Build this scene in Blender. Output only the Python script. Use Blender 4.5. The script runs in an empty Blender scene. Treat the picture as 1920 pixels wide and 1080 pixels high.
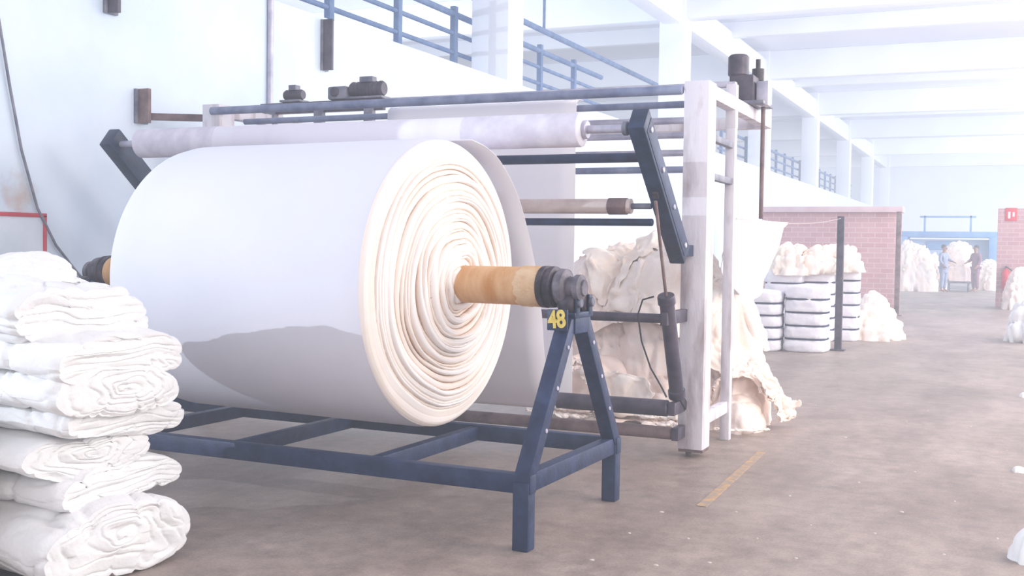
import bpy, bmesh, math, random
from mathutils import Vector, Matrix, noise
random.seed(7)
D = bpy.data
COL = bpy.context.scene.collection
R_ = math.radians
PI = math.pi
V = Vector

# ------------------------------------------------------------------ camera
F = 2080.0
CAM = V((0, 0, 1.5))
RM = Matrix.Rotation(R_(24), 3, 'Z') @ Matrix.Rotation(R_(90 - 2.2), 3, 'X') @ Matrix.Rotation(R_(0.8), 3, 'Z')
cd = D.cameras.new('camera'); cd.sensor_width = 36; cd.lens = F / 1920 * 36; cd.clip_end = 400
cam = D.objects.new('camera', cd); COL.objects.link(cam)
cam.matrix_world = Matrix.Translation(CAM) @ RM.to_4x4()
bpy.context.scene.camera = cam
def P(px, py, X=None, Y=None, Z=None):
    d = RM @ V(((px - 960) / F, -(py - 540) / F, -1))
    if X is not None: t = (X - CAM.x) / d.x
    elif Y is not None: t = (Y - CAM.y) / d.y
    else: t = (Z - CAM.z) / d.z
    return CAM + d * t

# ------------------------------------------------------------------ materials
def lin(c):
    r = []
    for v in c:
        v /= 255
        r.append(v / 12.92 if v <= .04045 else ((v + .055) / 1.055) ** 2.4)
    return (*r, 1)
def mat(name, c1, c2=None, scale=6, rough=.7, bump=.0, bscale=60, metal=0, stretch=(1, 1, 1), lo=.35, hi=.65, detail=5, spec=.4):
    m = D.materials.new(name); m.use_nodes = True
    nt = m.node_tree; N = nt.nodes; L = nt.links
    b = N['Principled BSDF']; b.inputs['Roughness'].default_value = rough; b.inputs['Metallic'].default_value = metal
    b.inputs['Specular IOR Level'].default_value = .1 if rough >= .85 else spec
    tc = N.new('ShaderNodeTexCoord'); mp = N.new('ShaderNodeMapping'); mp.inputs['Scale'].default_value = stretch
    L.new(tc.outputs['Object'], mp.inputs['Vector'])
    n = N.new('ShaderNodeTexNoise'); n.inputs['Scale'].default_value = scale; n.inputs['Detail'].default_value = detail
    L.new(mp.outputs['Vector'], n.inputs['Vector'])
    cr = N.new('ShaderNodeValToRGB')
    cr.color_ramp.elements[0].position = lo; cr.color_ramp.elements[1].position = hi
    cr.color_ramp.elements[0].color = lin(c1); cr.color_ramp.elements[1].color = lin(c2 or c1)
    L.new(n.outputs['Fac'], cr.inputs['Fac']); L.new(cr.outputs['Color'], b.inputs['Base Color'])
    if bump:
        n2 = N.new('ShaderNodeTexNoise'); n2.inputs['Scale'].default_value = bscale; n2.inputs['Detail'].default_value = 4
        L.new(mp.outputs['Vector'], n2.inputs['Vector'])
        bp = N.new('ShaderNodeBump'); bp.inputs['Strength'].default_value = bump; bp.inputs['Distance'].default_value = .02
        L.new(n2.outputs['Fac'], bp.inputs['Height']); L.new(bp.outputs['Normal'], b.inputs['Normal'])
    return m
M = {}
M['wall'] = mat('wall_paint', (218, 233, 248), (229, 241, 251), 1.2, .85, .15, 12)
M['white_paint'] = mat('white_concrete', (237, 242, 252), (245, 249, 254), .8, .85)
M['ceiling'] = mat('ceiling_paint', (234, 238, 251), (241, 244, 253), .5, .85)
M['blue'] = mat('navy_painted_steel', (22, 37, 72), (48, 65, 102), 9, .5, .12, 40, lo=.35, hi=.75)
M['blue_dark'] = mat('slate_blue_steel', (28, 43, 70), (44, 61, 92), 9, .45, .1, 40)
M['rail_blue'] = mat('blue_grey_rail', (84, 110, 150), (108, 132, 168), 4, .7)
M['pipe'] = mat('blue_grey_pipe', (106, 116, 148), (146, 154, 180), 6, .45)
M['steel'] = mat('pale_steel', (168, 168, 188), (202, 198, 212), 8, .35, 0, 60, .2)
M['darkpipe'] = mat('dark_roller', (58, 52, 68), (90, 80, 94), 8, .45)
M['cream_paint'] = mat('cream_frame_paint', (228, 223, 230), (172, 158, 160), 7, .6, .2, 30, 0, (1, 1, .28), .5, .72, 10)
M['rust'] = mat('rusty_steel', (104, 82, 84), (142, 120, 118), 7, .7, .15)
M['black'] = mat('black_rubber', (38, 34, 46), (82, 72, 82), 14, .5, .1)
M['grey'] = mat('grey_metal', (98, 100, 118), (140, 138, 150), 8, .45)
M['worn_hub'] = mat('worn_hub_metal', (72, 68, 82), (124, 116, 124), 12, .5, .15)
M['core'] = mat('orange_core', (208, 148, 90), (230, 188, 142), 4, .75, .3, 40, 0, (3, 1, 1), .35, .68)
M['core_wrap'] = mat('frayed_core_wrap', (216, 172, 124), (236, 208, 172), 7, .8, .35)
M['tape'] = mat('beige_tape', (214, 200, 194), (198, 180, 174), 10, .7)
M['roll_cloth'] = mat('roll_cloth', (229, 229, 239), (234, 233, 242), 1.5, .9, .06, 240)
M['sheet'] = mat('sheet_cloth', (242, 238, 245), (247, 245, 249), 2, .9)
M['press'] = mat('press_roller_cloth', (240, 237, 247), (232, 227, 240), 1.4, .9, .05, 60, 0, (2.2, .4, .4), .5, .68)
M['press_end'] = mat('press_roller_mesh', (216, 211, 225), (234, 230, 240), 7, .9, .2, 120, 0, (1.2, 1, 1), .35, .65)
M['cloth_white'] = mat('white_cloth', (240, 239, 239), (248, 248, 247), 4, .95, .2, 45)
M['cloth_cream'] = mat('cream_cloth', (253, 236, 221), (255, 246, 237), 3, .95, .2, 40)
M['cloth_pink'] = mat('pinkish_cloth', (253, 230, 217), (255, 242, 233), 3, .95, .2, 40)
M['cloth_grey'] = mat('white_bale_cloth', (238, 235, 242), (245, 242, 247), 5, .95, .3, 20)
M['red'] = mat('red_paint', (196, 52, 66), (210, 66, 80), 8, .5)
M['yellow'] = mat('yellow_paint', (214, 186, 70), (236, 212, 124), 30, .7, lo=.3, hi=.7)
M['board'] = mat('white_board', (216, 226, 236), (226, 234, 242), 4, .7)
M['ink'] = mat('black_ink', (40, 40, 46), (50, 50, 56), 8, .7)
M['line'] = mat('orange_floor_paint', (198, 160, 116), (164, 148, 134), 16, .8, 0, 60, 0, (1, 1, 1), .38, .56)
M['farblue'] = mat('pale_blue_machine', (104, 148, 196), (122, 164, 208), 2, .6)
M['farwhite'] = mat('pale_machine_panel', (176, 198, 224), (192, 212, 234), 2, .6)
M['skin'] = mat('skin', (150, 108, 92), (160, 116, 100), 8, .6)
M['hair'] = mat('hair', (50, 46, 54), (62, 56, 64), 20, .6)
M['shirt_blue'] = mat('grey_blue_clothes', (140, 150, 176), (154, 164, 188), 10, .9)
M['shirt_red'] = mat('maroon_clothes', (136, 102, 120), (148, 114, 130), 10, .9)
M['strap'] = mat('dark_strap', (54, 56, 80), (70, 70, 94), 10, .8)
M['lint'] = mat('lint', (208, 196, 188), (222, 212, 204), 10, .95)

def brick_mat():
    m = D.materials.new('pink_brick'); m.use_nodes = True
    nt = m.node_tree; N = nt.nodes; L = nt.links; b = N['Principled BSDF']; b.inputs['Roughness'].default_value = .9
    tc = N.new('ShaderNodeTexCoord'); sx = N.new('ShaderNodeSeparateXYZ'); cx = N.new('ShaderNodeCombineXYZ')
    L.new(tc.outputs['Object'], sx.inputs[0])
    ad = N.new('ShaderNodeMath'); ad.operation = 'ADD'
    L.new(sx.outputs['X'], ad.inputs[0]); L.new(sx.outputs['Y'], ad.inputs[1])
    L.new(ad.outputs[0], cx.inputs['X']); L.new(sx.outputs['Z'], cx.inputs['Y'])
    br = N.new('ShaderNodeTexBrick'); L.new(cx.outputs[0], br.inputs['Vector'])
    br.inputs['Scale'].default_value = 1.0; br.inputs['Brick Width'].default_value = .3; br.inputs['Row Height'].default_value = .12
    br.inputs['Mortar Size'].default_value = .01
    br.inputs['Color1'].default_value = lin((188, 144, 146)); br.inputs['Color2'].default_value = lin((198, 158, 158)); br.inputs['Mortar'].default_value = lin((206, 176, 176))
    L.new(br.outputs['Color'], b.inputs['Base Color'])
    return m
M['brick'] = brick_mat()

def floor_mat():
    m = D.materials.new('worn_concrete'); m.use_nodes = True
    nt = m.node_tree; N = nt.nodes; L = nt.links; b = N['Principled BSDF']
    b.inputs['Specular IOR Level'].default_value = .45
    tc = N.new('ShaderNodeTexCoord')
    def nz(s, d, st=(1, 1, 1)):
        mp = N.new('ShaderNodeMapping'); mp.inputs['Scale'].default_value = st
        L.new(tc.outputs['Object'], mp.inputs['Vector'])
        n = N.new('ShaderNodeTexNoise'); n.inputs['Scale'].default_value = s; n.inputs['Detail'].default_value = d; n.inputs['Roughness'].default_value = .65
        L.new(mp.outputs['Vector'], n.inputs['Vector']); return n
    def ramp(src, p0, c0, p1, c1):
        r = N.new('ShaderNodeValToRGB'); r.color_ramp.elements[0].position = p0; r.color_ramp.elements[1].position = p1
        r.color_ramp.elements[0].color = c0; r.color_ramp.elements[1].color = c1
        L.new(src, r.inputs['Fac']); return r
    def mul(a, b_, f, mode='MULTIPLY'):
        mx = N.new('ShaderNodeMix'); mx.data_type = 'RGBA'; mx.blend_type = mode; mx.inputs[0].default_value = f
        L.new(a, mx.inputs[6]); L.new(b_, mx.inputs[7]); return mx.outputs[2]
    a = nz(.8, 10, (1.3, .7, 1)); c = nz(9, 9); g = nz(70, 4); d = nz(1.4, 9, (1.5, .5, 1)); k = nz(3.6, 9)
    base = ramp(a.outputs['Fac'], .3, lin((157, 140, 131)), .7, lin((190, 173, 163)))
    st = ramp(c.outputs['Fac'], .3, (.64, .63, .62, 1), .68, (1.08, 1.07, 1.06, 1))
    gr = ramp(g.outputs['Fac'], .3, (.72, .72, .72, 1), .7, (1.12, 1.12, 1.12, 1))
    dk = ramp(d.outputs['Fac'], .4, (.5, .47, .45, 1), .58, (1, 1, 1, 1))
    sp = ramp(k.outputs['Fac'], .34, (.58, .56, .54, 1), .5, (1, 1, 1, 1))
    x = mul(base.outputs['Color'], st.outputs['Color'], .78); x = mul(x, gr.outputs['Color'], .8); x = mul(x, dk.outputs['Color'], .36); x = mul(x, sp.outputs['Color'], .36)
    L.new(x, b.inputs['Base Color'])
    rr = N.new('ShaderNodeMapRange'); rr.inputs[3].default_value = .38; rr.inputs[4].default_value = .6
    L.new(c.outputs['Fac'], rr.inputs[0]); L.new(rr.outputs[0], b.inputs['Roughness'])
    bp = N.new('ShaderNodeBump'); bp.inputs['Strength'].default_value = .14; bp.inputs['Distance'].default_value = .01
    L.new(c.outputs['Fac'], bp.inputs['Height']); L.new(bp.outputs['Normal'], b.inputs['Normal'])
    return m
M['floor'] = floor_mat()

def edges_mat():
    m = D.materials.new('wound_cloth_edges'); m.use_nodes = True
    nt = m.node_tree; N = nt.nodes; L = nt.links; b = N['Principled BSDF']; b.inputs['Roughness'].default_value = .95; b.inputs['Specular IOR Level'].default_value = .1
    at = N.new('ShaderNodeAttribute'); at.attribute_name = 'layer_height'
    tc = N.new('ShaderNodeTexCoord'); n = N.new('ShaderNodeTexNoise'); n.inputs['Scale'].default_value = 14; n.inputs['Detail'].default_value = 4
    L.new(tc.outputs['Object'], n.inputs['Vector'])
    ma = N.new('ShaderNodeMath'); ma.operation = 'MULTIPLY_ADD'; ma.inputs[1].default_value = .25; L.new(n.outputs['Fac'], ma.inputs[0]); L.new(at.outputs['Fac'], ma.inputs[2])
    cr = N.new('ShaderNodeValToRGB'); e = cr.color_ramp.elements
    e[0].position = .1; e[0].color = lin((192, 160, 142)); e[1].position = .48; e[1].color = lin((246, 232, 220))  # gap shade painted in: sunken layers tan, raised edges near white
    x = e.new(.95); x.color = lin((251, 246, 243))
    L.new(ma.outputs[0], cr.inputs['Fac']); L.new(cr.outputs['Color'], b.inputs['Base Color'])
    return m
M['edges'] = edges_mat()

# ------------------------------------------------------------------ helpers
def wloc(o):
    v = V((0, 0, 0))
    while o: v = v + o.location; o = o.parent
    return v
def tag(o, label=None, cat=None, group=None, kind=None):
    if label: o['label'] = label
    if cat: o['category'] = cat
    if group: o['group'] = group
    if kind: o['kind'] = kind
    return o
def thing(name, loc, label, cat, group=None):
    o = D.objects.new(name, None); COL.objects.link(o); o.location = loc; o.empty_display_size = .2
    return tag(o, label, cat, group)
def valley(s, p=3): return -(1 - abs(math.sin(s))) ** p
class MB:
    def __init__(s): s.bm = bmesh.new()
    def box(s, c, size, bev=.006, rot=None):
        m = Matrix.Translation(V(c)) @ (rot.to_4x4() if rot else Matrix()) @ Matrix.Diagonal((*size, 1))
        r = bmesh.ops.create_cube(s.bm, size=1, matrix=m)
        if bev:
            es = list({e for v in r['verts'] for e in v.link_edges})
            bmesh.ops.bevel(s.bm, geom=es, offset=min(bev, min(size) * .3), segments=2, affect='EDGES', profile=.5)
        return s
    def bar(s, a, b, w, h, bev=.005, up=V((0, 0, 1))):
        a = V(a); b = V(b); d = b - a; L = d.length; z = d.normalized()
        x = up.cross(z)
        if x.length < 1e-4: x = V((1, 0, 0))
        x.normalize(); y = z.cross(x)
        return s.box((a + b) / 2, (w, h, L), bev, Matrix((x, y, z)).transposed())
    def lathe(s, o, d, prof, seg=32):
        o = V(o); z = V(d).normalized(); x = z.orthogonal().normalized(); y = z.cross(x); rings = []
        for t, r in prof:
            c = o + z * t
            if r < 1e-6: rings.append([s.bm.verts.new(c)])
            else: rings.append([s.bm.verts.new(c + (x * math.cos(2 * PI * k / seg) + y * math.sin(2 * PI * k / seg)) * r) for k in range(seg)])
        s.skin(rings, seg); return s
    def skin(s, rings, seg):
        for a, b in zip(rings, rings[1:]):
            for k in range(seg):
                k2 = (k + 1) % seg
                if len(a) == 1 and len(b) == 1: continue
                if len(a) == 1: s.bm.faces.new((a[0], b[k2], b[k]))
                elif len(b) == 1: s.bm.faces.new((a[k], a[k2], b[0]))
                else: s.bm.faces.new((a[k], a[k2], b[k2], b[k]))
    def tube(s, a, b, r, seg=24, ch=None):
        a = V(a); b = V(b); L = (b - a).length; c = min(r * .2, L * .2) if ch is None else ch
        return s.lathe(a, b - a, [(0, 0), (0, r - c), (c, r), (L - c, r), (L, r - c), (L, 0)], seg)
    def path(s, pts, r, seg=10):
        pts = [V(p) for p in pts]; rings = []
        for i, p in enumerate(pts):
            d = (pts[min(i + 1, len(pts) - 1)] - pts[max(i - 1, 0)]).normalized()
            x = d.orthogonal().normalized() if i == 0 else (px_ - d * px_.dot(d)).normalized()
            px_ = x; y = d.cross(x)
            rings.append([s.bm.verts.new(p + (x * math.cos(2 * PI * k / seg) + y * math.sin(2 * PI * k / seg)) * r) for k in range(seg)])
        s.skin([[s.bm.verts.new(pts[0])]] + rings + [[s.bm.verts.new(pts[-1])]], seg); return s
    def grid(s, rows, flip=False):
        vs = [[s.bm.verts.new(p) for p in row] for row in rows]
        for a, b in zip(vs, vs[1:]):
            for k in range(len(a) - 1): s.bm.faces.new((a[k], a[k + 1], b[k + 1], b[k]))
        return s
    def sphere(s, c, r, seg=16):
        m = Matrix.Translation(V(c)) @ Matrix.Diagonal((*(r if hasattr(r, '__len__') else (r, r, r)), 1))
        bmesh.ops.create_uvsphere(s.bm, u_segments=seg, v_segments=max(6, seg // 2), radius=1, matrix=m); return s
    def build(s, name, m, parent=None, angle=40, origin=None, solid=0):
        bmesh.ops.recalc_face_normals(s.bm, faces=s.bm.faces[:])
        if origin is None:
            if parent: origin = wloc(parent)
            else:
                xs = [v.co for v in s.bm.verts]
                origin = V(((min(v.x for v in xs) + max(v.x for v in xs)) / 2, (min(v.y for v in xs) + max(v.y for v in xs)) / 2, min(v.z for v in xs)))
        origin = V(origin)
        for v in s.bm.verts: v.co -= origin
        me = D.meshes.new(name); s.bm.to_mesh(me); s.bm.free(); me.materials.append(m)
        if angle: me.shade_smooth(); me.set_sharp_from_angle(angle=R_(angle))
        o = D.objects.new(name, me); COL.objects.link(o)
        if parent: o.parent = parent
        else: o.location = origin
        if solid:
            md = o.modifiers.new('thickness', 'SOLIDIFY'); md.thickness = solid; md.offset = 0
        return o
def struct(name, mb, m, angle=40): return tag(mb.build(name, m, angle=angle), kind='structure')

# ------------------------------------------------------------------ draped cloth: simulated here, frozen to plain meshes
SC = bpy.context.scene
HEAP = [(-3.35, 9.85, .72, .72, 1.42), (-2.75, 9.75, .66, .72, 1.5), (-2.25, 9.7, .42, .6, 1.12), (-2.08, 9.5, .34, .5, .66), (-2.6, 9.3, .5, .42, .62), (-3.3, 9.35, .6, .42, .5), (-2.02, 9.2, .27, .4, .4)]
def temp_mesh(name, mb):
    me = D.meshes.new(name); bmesh.ops.recalc_face_normals(mb.bm, faces=mb.bm.faces[:]); mb.bm.to_mesh(me); mb.bm.free()
    o = D.objects.new(name, me); COL.objects.link(o); return o
def mound(defs, seed):
    mb = MB()
    for j, (x, y, rx, ry, h) in enumerate(defs):
        rings = []
        for i in range(18):
            q = 1 - i / 18; ring = []
            for k in range(44):
                a = 2 * PI * k / 44; c, s = math.cos(a), math.sin(a)
                rim = 1 + .16 * noise.noise(V((c * 1.6, s * 1.6, seed + j * 3)))
                z = h * max(0, 1 - q ** 2.6) ** .7 * (1 + .22 * noise.noise(V((c * q * 2, s * q * 2, seed + j))))
                rim += .16 * noise.noise(V((c * 3, s * 3, z * 5 + j)))
                ring.append(mb.bm.verts.new((x + rx * q * c * rim, y + ry * q * s * rim, z)))
            rings.append(ring)
        rings.append([mb.bm.verts.new((x, y, h))]); mb.skin(rings, 44)
    return mb
def simulate(sheets, colliders, frames):
    cols = []
    for mb in colliders:
        o = temp_mesh('collider', mb); md = o.modifiers.new('col', 'COLLISION'); o.collision.thickness_outer = .02; o.collision.cloth_friction = 40; cols.append(o)
    obs = []
    for (c, size, rz, n, z0, seed, amp, dist) in sheets:
        mb = MB(); rows = []; rot = Matrix.Rotation(R_(rz), 3, 'Z'); s0 = V((seed * 3.7, seed * 1.9, seed))
        ny = int(n * size[1] / size[0])
        for j in range(ny + 1):
            row = []
            for i in range(n + 1):
                u, v = i / n - .5, j / ny - .5
                rr = 1 - .12 * (abs(2 * u) ** 4 * abs(2 * v) ** 4)
                p = V((u * size[0] * rr, v * size[1] * rr, 0)); w = noise.noise(p * 1.6 + s0) * 3.2; w2 = noise.noise(p * 2.2 - s0) * 3
                zz = amp * (abs(math.sin(p.x * 11 + p.y * 3 + w)) + .6 * abs(math.sin(p.y * 8 - p.x * 4 + w2)) + .3 * noise.noise(p * 7 + s0))
                p = V((p.x + .06 * noise.noise(p * 5 + s0), p.y + .06 * noise.noise(p * 5 - s0), 0))
                row.append(rot @ p + V((c[0], c[1], z0 + zz)))
            rows.append(row)
        mb.grid(rows); o = temp_mesh('cloth_tmp', mb)
        md = o.modifiers.new('cloth', 'CLOTH'); s = md.settings
        s.quality = 5; s.mass = .25; s.tension_stiffness = 10; s.compression_stiffness = 10; s.shear_stiffness = 3; s.bending_stiffness = .1; s.air_damping = 1.5
        md.collision_settings.use_collision = True; md.collision_settings.distance_min = dist; md.collision_settings.collision_quality = 2; md.collision_settings.friction = 40
        md.point_cache.frame_start = 1; md.point_cache.frame_end = frames
        obs.append(o)
    SC.frame_start = 1; SC.frame_end = frames
    for f in range(1, frames + 1): SC.frame_set(f)
    dg = bpy.context.evaluated_depsgraph_get(); out = []
    for o in obs: out.append(D.meshes.new_from_object(o.evaluated_get(dg)))
    for o in obs + cols: D.objects.remove(o)
    SC.frame_set(1)
    return out
def cloth_object(me, name, label, cat, m, group=None, thick=.005, seed=1):
    s0 = V((seed * 2.3, seed * 4.1, seed)); rnd = random.Random(seed)
    d1 = V((rnd.uniform(-1, 1), rnd.uniform(-1, 1), rnd.uniform(-.2, .2))).normalized() * 26; d2 = V((rnd.uniform(-1, 1), rnd.uniform(-1, 1), rnd.uniform(.3, 1))).normalized() * 40
    offs = []
    for v in me.vertices:
        p = v.co; w = noise.noise_vector(p * 1.9 + s0) * .18; q = p + w; ww = noise.noise(q * 2.2 + s0) * 2.8
        offs.append(v.normal * (.026 * valley(q.dot(d1) + ww, 2) + .012 * valley(q.dot(d2) - ww * 1.3, 2) + .013))
    for v, d in zip(me.vertices, offs): v.co += d; v.co.z = max(v.co.z, .006)
    xs = [v.co for v in me.vertices]
    c = V((sum(v.x for v in xs) / len(xs), sum(v.y for v in xs) / len(xs), min(v.z for v in xs)))
    me.transform(Matrix.Translation(-c)); me.materials.clear(); me.materials.append(M[m]); me.name = name
    me.shade_smooth()
    o = D.objects.new(name, me); COL.objects.link(o); o.location = c
    md = o.modifiers.new('thickness', 'SOLIDIFY'); md.thickness = thick; md.offset = 1
    sb = o.modifiers.new('smooth', 'SUBSURF'); sb.levels = 1; sb.render_levels = 1
    return tag(o, label, cat, group)
SHEETS = [  # centre, size, turn, cells, start height, seed, fold amplitude, offset, material, label
    ((-3.3, 9.62), (1.2, 1.3), 12, 60, 1.8, 1, .10, .02, 'cloth_pink', 'large folded cloth over the left half of the heap in the frame'),
    ((-2.72, 9.5), (1.15, 1.3), -20, 60, 1.8, 2, .10, .02, 'cloth_cream', 'large cream cloth draped over the heap behind the cylinder'),
    ((-2.2, 9.5), (.85, 1.2), 8, 52, 1.5, 3, .10, .02, 'cloth_cream', 'cream cloth sliding down between front post and thin post'),
    ((-2.1, 9.35), (.6, .95), 15, 44, .95, 4, .10, .02, 'cloth_pink', 'pinkish cloth trailing to the floor right of the thin post'),
    ((-3.35, 9.2), (.95, .8), -8, 52, 1.0, 5, .12, .045, 'cloth_cream', 'crumpled pale cloth low in the heap left of the cylinder'),
    ((-2.62, 9.15), (.95, .8), 18, 52, 1.1, 6, .12, .045, 'cloth_pink', 'bunched pinkish cloth low in the heap behind the front post'),
    ((-3.1, 9.75), (.95, .8), 30, 50, 1.95, 7, .12, .06, 'cloth_cream', 'topmost crumpled cloth on the heap inside the machine frame'),
    ((-2.05, 9.15), (.45, .65), 10, 38, .6, 8, .09, .03, 'cloth_cream', 'small cream cloth rounding off the heap at its right foot'),
    ((-2.15, 9.5), (.5, .8), 40, 40, 1.3, 9, .10, .06, 'cloth_pink', 'bunched cloth caught high on the heap beside the thin post'),
    ((-3.0, 9.35), (.9, .8), -35, 48, 1.6, 10, .12, .07, 'cloth_cream', 'tangled cream cloth on the front slope of heap behind the cylinder'),
    ((-2.1, 9.6), (.5, .65), -15, 38, .95, 11, .10, .05, 'cloth_cream', 'loose cream cloth halfway down the right flank of the heap'),
    ((-3.5, 9.4), (.7, .7), 20, 44, 1.6, 12, .12, .075, 'cloth_pink', 'rumpled pink cloth at the left edge of the heap beside the hanging sheet'),
    ((-2.7, 9.1), (.8, .7), 10, 46, 1.4, 13, .13, .09, 'cloth_cream', 'rumpled cream cloth across the middle of heap behind the cylinder'),
    ((-3.3, 9.1), (.8, .6), -14, 46, 1.6, 14, .13, .09, 'cloth_pink', 'rumpled pinkish cloth high on the left front of the heap'),
    ((-2.95, 9.0), (.6, .45), 35, 40, 1.2, 15, .12, .11, 'cloth_cream', 'small cream cloth bunched in the front of heap left of the piston rod'),
    ((-3.4, 9.0), (.6, .45), -25, 40, .9, 16, .12, .11, 'cloth_pink', 'small pinkish cloth bunched low at the left front of the heap'),
]
fl = MB().box((-3, 9, -.1), (12, 12, .2), 0)
mesh_out = simulate([s[:8] for s in SHEETS], [mound(HEAP, 4), fl], 34)
for i, (me, s) in enumerate(zip(mesh_out, SHEETS)):
    cloth_object(me, 'crumpled_cloth', s[9], 'cloth', s[8], 'crumpled cloths heaped behind the machine', seed=i + 3)

# ------------------------------------------------------------------ setting
struct('floor', MB().box((-9, 42, -.1), (62, 104, .2), 0), M['floor'], 0)
wl = struct('wall_left', MB().box((-7.1, 37.5, 2.0), (.2, 69, 4.0), 0), M['wall'], 0)
def add_stain(m, pos, rad, col=(205, 180, 168), k=.75):
    nt = m.node_tree; N = nt.nodes; L = nt.links; b = N['Principled BSDF']
    src = b.inputs['Base Color'].links[0].from_socket
    tc = N.new('ShaderNodeTexCoord'); d = N.new('ShaderNodeVectorMath'); d.operation = 'DISTANCE'; d.inputs[1].default_value = pos
    L.new(tc.outputs['Object'], d.inputs[0])
    n = N.new('ShaderNodeTexNoise'); n.inputs['Scale'].default_value = 7; n.inputs['Detail'].default_value = 8; L.new(tc.outputs['Object'], n.inputs['Vector'])
    a = N.new('ShaderNodeMath'); a.operation = 'MULTIPLY_ADD'; a.inputs[1].default_value = rad * 1.4; L.new(n.outputs['Fac'], a.inputs[0]); L.new(d.outputs['Value'], a.inputs[2])
    mr = N.new('ShaderNodeMapRange'); mr.inputs[1].default_value = rad * .75; mr.inputs[2].default_value = rad * 1.35; mr.inputs[3].default_value = k; mr.inputs[4].default_value = 0
    L.new(a.outputs[0], mr.inputs[0])
    mx = N.new('ShaderNodeMix'); mx.data_type = 'RGBA'; L.new(mr.outputs[0], mx.inputs[0]); L.new(src, mx.inputs[6]); mx.inputs[7].default_value = lin(col)
    L.new(mx.outputs[2], b.inputs['Base Color'])
add_stain(M['wall'], P(40, 372, X=-7.0) - wl.location, .3)
struct('ceiling', MB().box((-7, 35, 8.0), (56, 88, .2), 0), M['ceiling'], 0)
struct('wall_back', MB().box((-5, 79, 4), (52, .2, 8), 0), M['white_paint'], 0)
struct('walkway', MB().box((-8.2, 37.5, 3.88), (2.0, 69, .2), 0), M['white_paint'], 0)
CY = [6.0, 16.15, 26.4, 36.6, 46.8, 57, 67.2, 77]
for i, y in enumerate(CY):
    if i: struct('column', MB().box((-7.5, y, 3.95), (.64, .6, 7.9), .02), M['white_paint'])
    struct('ceiling_beam', MB().box((-7, y, 7.45), (55, .45, .9), .02), M['white_paint'])
    if i: struct('ceiling_joist', MB().box((-7, y - 5.1, 7.68), (55, .25, .44), .02), M['white_paint'])
struct('ceiling_girder', MB().box((-7.5, 36, 7.25), (.45, 80, .75), .02), M['white_paint'])

struct('wall_partition_left', MB().box((-3.93, 27.8, 1.2), (3.26, .3, 2.4), .01), M['brick'])
struct('trim_1', MB().box((-3.93, 27.75, 2.47), (3.36, .5, .14), .01), mat('brick_cap', (206, 178, 184), (214, 190, 194), 3, .85))
struct('wall_partition_right', MB().box((4.2, 33.5, 1.35), (8.9, .3, 2.7), .01), M['brick'])

# ------------------------------------------------------------------ upper railings on the walkway behind the columns
RX = -8.0
for (ya, yb_, lab) in ((8.2, 22.5, 'blue grey steel pipe railing above the white wall at upper left'), (33, 64, 'distant blue grey railing above the white wall right of the machine')):
    rail = thing('railing', (RX, ya, 3.98), lab, 'railing')
    for z, r in ((5.1, .05), (4.8, .035), (4.5, .035)):
        MB().tube((RX, ya, z), (RX, yb_, z), r, 12).build('rail', M['rail_blue'], rail)
    y = ya + .4
    while y < yb_:
        MB().bar((RX, y, 3.97), (RX, y, 5.22), .09, .11, .008).build('post', M['rail_blue'], rail); y += 1.75
rail2 = thing('overhead_pipe', (-8.8, 9, 5.9), 'long blue pipe hung from the ceiling behind the wall top railing', 'pipe')
MB().tube((-8.8, 8.2, 5.9), (-8.8, 30, 5.9), .06, 12).build('pipe', M['rail_blue'], rail2)
for y in (11, 21.2, 29.5):
    MB().bar((-8.8, y, 5.85), (-8.8, y, 7.46), .05, .05).build('hanger', M['rail_blue'], rail2)

# things on the left wall
def wallP(px, py): return P(px, py, X=-7.0)
a = wallP(503, 0); b = wallP(503, 180)
o = MB().tube((-6.97, a.y, 5.4), (-6.97, a.y, b.z - .6), .03, 12).build('conduit_pipe', M['steel'])
tag(o, 'thin vertical grey pipe fixed to upper white wall', 'pipe')
for (px, y0, y1, w, lab) in ((205, -60, 27, .1, 'short dark steel bracket at the top left of the white wall'), (607, 38, 133, .085, 'tall dark steel bracket on the white wall right of the thin pipe'), (262, 168, 232, .1, 'rusty steel bracket on the wall above the left roller end')):
    a = wallP(px, y0); b = wallP(px, y1)
    t = thing('wall_bracket', (-6.99, a.y, b.z), lab, 'bracket')
    MB().box((-6.985, a.y, (a.z + b.z) / 2), (.03, w * 1.5, a.z - b.z), .004).build('plate', M['grey'], t)
    MB().box((-6.92, a.y - .03, (a.z + b.z) / 2), (.12, .04, a.z - b.z), .004).build('flange', M['darkpipe' if px != 262 else 'rust'], t)
    if px == 262:
        MB().bar((-6.93, a.y, b.z + .06), (-6.36, 7.95, b.z + .06), .05, .06).build('arm', M['rust'], t)
pts = [P(*q, X=-6.97) for q in ((-20, -60), (0, 50), (18, 160), (40, 280), (70, 390), (105, 460), (140, 505), (170, 540))]
tag(MB().path(pts, .011, 8).build('cable', M['grey']), 'dark electric cable hanging down the white wall at left', 'cable')
y1 = wallP(80, 450).y; y0 = y1 - 1.1; zt = wallP(80, 404).z; zb = zt - .95
t = thing('notice_board', (-6.975, (y0 + y1) / 2, zb), 'white board with a thin red border fixed low on the left wall', 'board')
MB().box((-6.988, (y0 + y1) / 2, (zt + zb) / 2), (.02, y1 - y0, zt - zb), .003).build('panel', M['board'], t)
f = MB(); w = .032
f.box((-6.975, (y0 + y1) / 2, zt), (.012, y1 - y0 + w, w), .003); f.box((-6.975, (y0 + y1) / 2, zb), (.012, y1 - y0 + w, w), .003)
f.box((-6.975, y0, (zt + zb) / 2), (.012, w, zt - zb), .003); f.box((-6.975, y1, (zt + zb) / 2), (.012, w, zt - zb), .003)
f.build('border', M['red'], t)

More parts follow.
